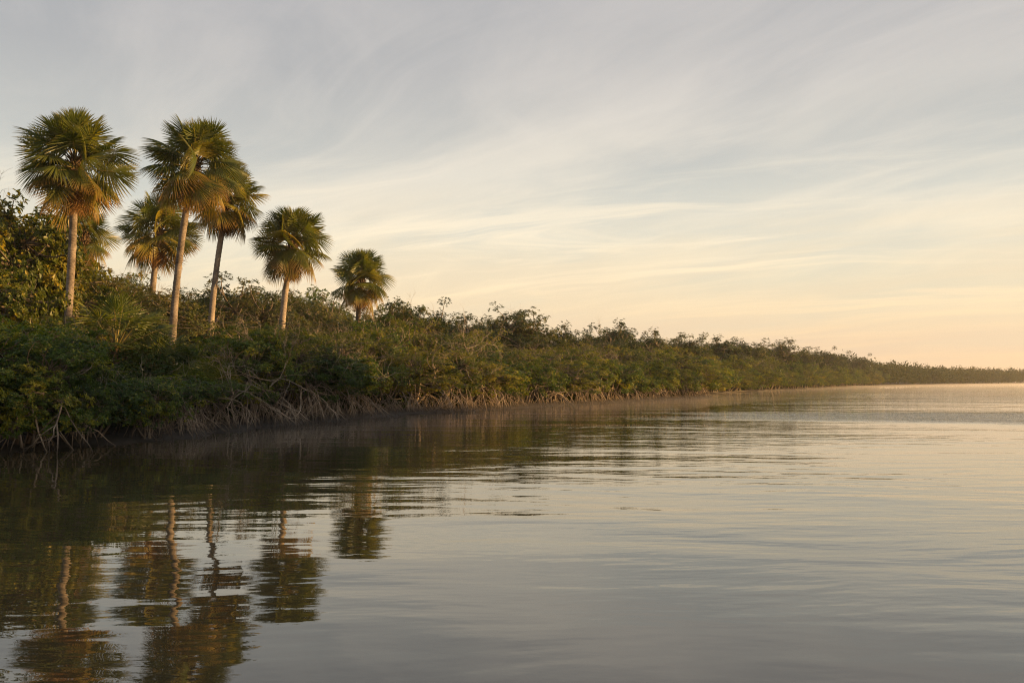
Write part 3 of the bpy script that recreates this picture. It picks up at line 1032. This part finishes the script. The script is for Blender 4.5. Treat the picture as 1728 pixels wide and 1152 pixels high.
# ---- the tall broad leaved trees at the frame's near edge, behind the largest palm
for px, py, d, W, lab in [
        (-20, 316, 33.0, 2.7, 'tallest broad leaved tree, cut by the frame edge beside the largest palm'),
        (38, 352, 35.0, 2.3, 'tall broad leaved tree just behind the largest palm, below its crown'),
        (70, 400, 39.0, 2.2, 'golden lit broad leaved tree directly behind the largest palm trunk'),
        (-25, 425, 27.0, 1.7, 'broad leaved tree in front of the tallest one by the frame edge')]:
    p_ = world_pt(px, py, d)
    put_tree('coastal_tree', lab, 'tree', 'broad leaved trees at the near edge', 'broad', p_.x, p_.y, 0.7, (p_.z - .7) * 1.03, W)

# ---- single crowns that stand up out of the canopy line
for px, py, d, wf, lab in [
        (683, 517, 58, .44, 'tall twiggy tree breaking the skyline just past the farthest palm'),
        (722, 519, 62, .38, 'feathery small crown on the skyline, second past the farthest palm'),
        (845, 537, 74, .44, 'rounded loose crown rising over the middle shore'),
        (880, 530, 76, .49, 'broad open crown, highest on the middle shore skyline'),
        (955, 553, 84, .38, 'small tuft of a crown between the middle shore and the upright crown'),
        (1040, 551, 92, .44, 'upright dark crown standing clear over the canopy short of the headland'),
        (1098, 564, 98, .44, 'flat topped crown next beyond the upright dark crown'),
        (1160, 569, 108, .44, 'open crown on the skyline over the tip of the headland'),
        (1222, 573, 125, .49, 'wide crown on the skyline above the mouth of the cove'),
        (1318, 578, 165, .52, 'large rounded crown, the highest over the cove'),
        (1268, 575, 145, .45, 'leafy crown between the mouth of the cove and its highest crown'),
        (1385, 590, 210, .45, 'blunt crown past the smaller crown beside the highest one'),
        (1352, 590, 185, .44, 'smaller crown beside the highest crown over the cove'),
        (1412, 597, 235, .46, 'double crown on the skyline toward the far end of the cove'),
        (1450, 601, 270, .44, 'last clear single crown before the far hazy wood')]:
    p_ = world_pt(px, py, d)
    put_tree('coastal_tree', lab, 'tree', 'crowns standing out on the skyline', 'round', p_.x, p_.y, 0.8, (p_.z - 0.8) * 1.06, max(1.2, (p_.z - .8) * wf))

# labels that several trees would share say which one: counted from the camera outwards
by_label = {}
for ob in col.objects:
    if ob.type == 'EMPTY' and ob.name.split('.')[0] in ('mangrove_tree', 'coastal_tree', 'shrub'):
        by_label.setdefault(ob['label'], []).append(ob)
for lab, obs in by_label.items():
    n_ = len(obs)
    if n_ == 1 or n_ > 16:
        continue
    obs.sort(key=lambda q: q.location.length)
    for k_, ob in enumerate(obs):
        which = ('nearer of two' if k_ == 0 else 'farther of two') if n_ == 2 else f"{'nearest' if k_ == 0 else 'farthest' if k_ == n_ - 1 else ORD[k_] + ' nearest'} of {['three', 'four', 'five', 'six', 'seven', 'eight', 'nine', 'ten', 'eleven', 'twelve', 'thirteen', 'fourteen', 'fifteen', 'sixteen'][n_ - 3]}"
        ob['label'] = f'{lab}, {which}'

# ---- low dark growth filling the space under the crowns, one mass nobody could count
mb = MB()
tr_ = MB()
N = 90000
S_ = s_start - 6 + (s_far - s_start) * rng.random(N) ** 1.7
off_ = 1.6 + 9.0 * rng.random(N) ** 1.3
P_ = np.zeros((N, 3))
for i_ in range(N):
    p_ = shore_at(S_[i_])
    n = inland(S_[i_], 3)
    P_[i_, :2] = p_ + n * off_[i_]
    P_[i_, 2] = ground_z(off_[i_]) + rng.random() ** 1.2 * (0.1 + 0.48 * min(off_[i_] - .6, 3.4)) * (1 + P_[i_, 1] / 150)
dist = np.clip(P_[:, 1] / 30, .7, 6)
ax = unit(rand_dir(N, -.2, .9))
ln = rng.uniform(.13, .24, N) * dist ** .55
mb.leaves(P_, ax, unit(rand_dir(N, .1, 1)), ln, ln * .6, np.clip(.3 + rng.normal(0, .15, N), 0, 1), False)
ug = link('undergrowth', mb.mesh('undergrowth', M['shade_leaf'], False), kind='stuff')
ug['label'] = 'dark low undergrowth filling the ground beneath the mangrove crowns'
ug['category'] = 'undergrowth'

# ---- bare bushes of pale dead branches at the water
for i, (px, py, d, s_, lab) in enumerate([
        (395, 690, 24.0, 1.15, 'pale leafless branches sprawling over the roots beside the low palmetto'),
        (455, 676, 26.0, 1.25, 'bleached bare shrub leaning over the water below the lone palm'),
        (560, 672, 30.5, 1.3, 'silvery dead shrub with long whips reaching over the water'),
        (640, 660, 35.0, 1.3, 'grey bare branches poking out of the shrubs beyond the shortest palm'),
        (790, 612, 46.0, 1.6, 'bare pale twigs standing up in the middle of the shore thicket'),
        (1015, 622, 62.0, 1.5, 'thin bare shrub among the olive mangroves near the headland'),
        (420, 600, 31.0, 1.0, 'tuft of bare twigs high in the shrubs between the palms'),
        (250, 700, 20.5, 0.8, 'fallen pale branch lying across the roots below the curved palm')]):
    p_ = world_pt(px, py, d)
    root = thing('dead_shrub', lab, 'dead shrub', p_, random.uniform(0, 6), (s_, s_, s_), 'leafless shrubs along the shore')
    for me_ in DEAD[i % 3]:
        link('branch', me_, root)

# ---- the wood on the far shore, one mass
mb = MB()


def mass_crown(mb, x, y, z0, H, R, n, L, tint):
    D = rand_dir(n, -.6, 1)
    ph = rng.uniform(0, 6.28, 3)
    rr = rng.uniform(.6, 1, n) * (1 + .25 * np.sin(D[:, 0] * 5 + ph[0]) * np.sin(D[:, 1] * 5 + ph[1]) + .15 * np.sin(D[:, 2] * 6 + ph[2]))
    P_ = D * rr[:, None] * np.array([R, R, H * .5]) + np.array([x, y, z0 + H * .5])
    P_[:, 2] = np.maximum(P_[:, 2], z0 + rng.uniform(0, .8, n))
    ax = unit(D + rng.normal(0, .6, (n, 3)))
    up = unit(D + rng.normal(0, .5, (n, 3)) + np.array([0, 0, .4]))
    ln = L * rng.uniform(.6, 1.3, n)
    mb.leaves(P_, ax, up, ln, ln * .7, np.clip(tint + rng.normal(0, .12, n), 0, 1), False)


s = s_far
while s < cum[-1] - 500:
    for off in (3, 11, 22):
        p_ = shore_at(s + rng.uniform(-3, 3))
        n = inland(s, 14)
        q = p_ + n * (off + rng.normal() * 2)
        px = q[0] / q[1] * F + 864
        if px > 1950:
            continue
        yl = float(np.interp(px, SKY_PX, SKY_PY))
        H = (CAM_H + (HORIZON - yl) / F * q[1]) * rng.uniform(.78, 1.05) * (.8 if off == 3 else 1)
        mass_crown(mb, q[0], q[1], 0, H, rng.uniform(3.2, 5.0), 420, 0.8, .45 + rng.normal() * .08)
    s += rng.uniform(4, 7)
fw = link('distant_forest', mb.mesh('distant_forest', M['shade_leaf'], False), kind='stuff')
fw['label'] = 'far hazy wood running along the horizon to the frame edge'
fw['category'] = 'forest'

# ---- tall wood on the shore across the water, beyond the frame: it shades the near bank
mb = MB()
for y in np.arange(-6, 80, 3.0):
    top = float(np.interp(y, [0, 33, 36, 40, 43, 48, 56, 78], [17.4, 17.0, 15.0, 14.0, 12.2, 10.4, 8.4, 6.5]))
    for dx in (0, 5, 10):
        mass_crown(mb, 84 + dx + rng.normal(), y + rng.normal(), 0, top * rng.uniform(.86, 1.05), rng.uniform(2.6, 3.6), 800, 0.8, .45)
tw_ = link('opposite_forest', mb.mesh('opposite_forest', M['grey_leaf'], False), kind='stuff')
tw_['label'] = 'tall wood on the opposite shore shading the near bank'
tw_['category'] = 'forest'
mb = MB()
mb.add([(79, -14, .12), (104, -14, .12), (104, 88, .12), (79, 88, .12), (76, -18, -.3), (108, -18, -.3), (108, 92, -.3), (76, 92, -.3)],
       [[0, 1, 2, 3], [4, 5, 1, 0], [5, 6, 2, 1], [6, 7, 3, 2], [7, 4, 0, 3]])
link('opposite_bank', mb.mesh('opposite_bank', M['mud'], False), kind='structure')

# ------------------------------------------------------------------ air


def volume_box(name, lo, hi, density, color, aniso, hi_front=None):
    x0, y0, z0 = lo
    x1, y1, z1 = hi
    mb = MB()
    zf = z1 if hi_front is None else hi_front
    mb.add([(x0, y0, z0), (x1, y0, z0), (x1, y1, z0), (x0, y1, z0), (x0, y0, zf), (x1, y0, zf), (x1, y1, z1), (x0, y1, z1)],
           [[0, 3, 2, 1], [4, 5, 6, 7], [0, 1, 5, 4], [1, 2, 6, 5], [2, 3, 7, 6], [3, 0, 4, 7]])
    m_ = bpy.data.materials.new(name)
    m_.use_nodes = True
    tt = NT(m_.node_tree)
    pv = tt.n('ShaderNodeVolumePrincipled')
    pv.inputs['Color'].default_value = color
    pv.inputs['Density'].default_value = density
    pv.inputs['Anisotropy'].default_value = aniso
    oo = tt.n('ShaderNodeOutputMaterial')
    tt.l(pv.outputs[0], oo.inputs['Volume'])
    ob = link(name, mb.mesh(name, m_, False), kind='stuff')
    return ob


volume_box('haze', (-2900, -2900, -1.5), (2900, 2900, 30), 0.00030, (0.95, 0.9, 0.84, 1), 0.2)
volume_box('far_mist', (-20, 60, 0.015), (900, 760, 1.0), 0.0085, (0.96, 0.92, 0.88, 1), 0.1, 0.05)


def mist_strip(s0, s1, step, width, inland_w, hz, density):
    mb = MB()
    ss_ = np.arange(s0, s1, step)
    V = []
    for q in ss_:
        p_ = shore_at(q)
        n = inland(q, 6)
        a_, b_ = p_ - n * width, p_ + n * inland_w
        V += [(a_[0], a_[1], .012), (a_[0], a_[1], .03), (p_[0], p_[1], hz), (b_[0], b_[1], hz), (b_[0], b_[1], .012)]
    k_ = len(ss_)
    fs = []
    for q in range(k_ - 1):
        for e in range(5):
            fs.append([q * 5 + e, q * 5 + (e + 1) % 5, q * 5 + 5 + (e + 1) % 5, q * 5 + 5 + e])
    mb.add(V, fs)
    mb.add([V[0], V[1], V[2], V[3], V[4]] , [[0, 1, 2], [0, 2, 3], [0, 3, 4]])
    L_ = V[-5:]
    mb.add(L_, [[0, 2, 1], [0, 3, 2], [0, 4, 3]])
    m_ = bpy.data.materials.new('shore_mist')
    m_.use_nodes = True
    tt = NT(m_.node_tree)
    pv = tt.n('ShaderNodeVolumePrincipled')
    pv.inputs['Color'].default_value = (0.96, 0.91, 0.86, 1)
    pv.inputs['Density'].default_value = density
    oo = tt.n('ShaderNodeOutputMaterial')
    tt.l(pv.outputs[0], oo.inputs['Volume'])
    me = mb.mesh('shore_mist', m_, False)
    bm = bmesh.new()
    bm.from_mesh(me)
    bmesh.ops.remove_doubles(bm, verts=bm.verts, dist=1e-5)
    bmesh.ops.recalc_face_normals(bm, faces=bm.faces)
    bm.to_mesh(me)
    bm.free()
    return link('shore_mist', me, kind='stuff')


mist_strip(s_start + 4, s_point + 4, 2.0, 8.0, 0.3, 0.30, 0.011)
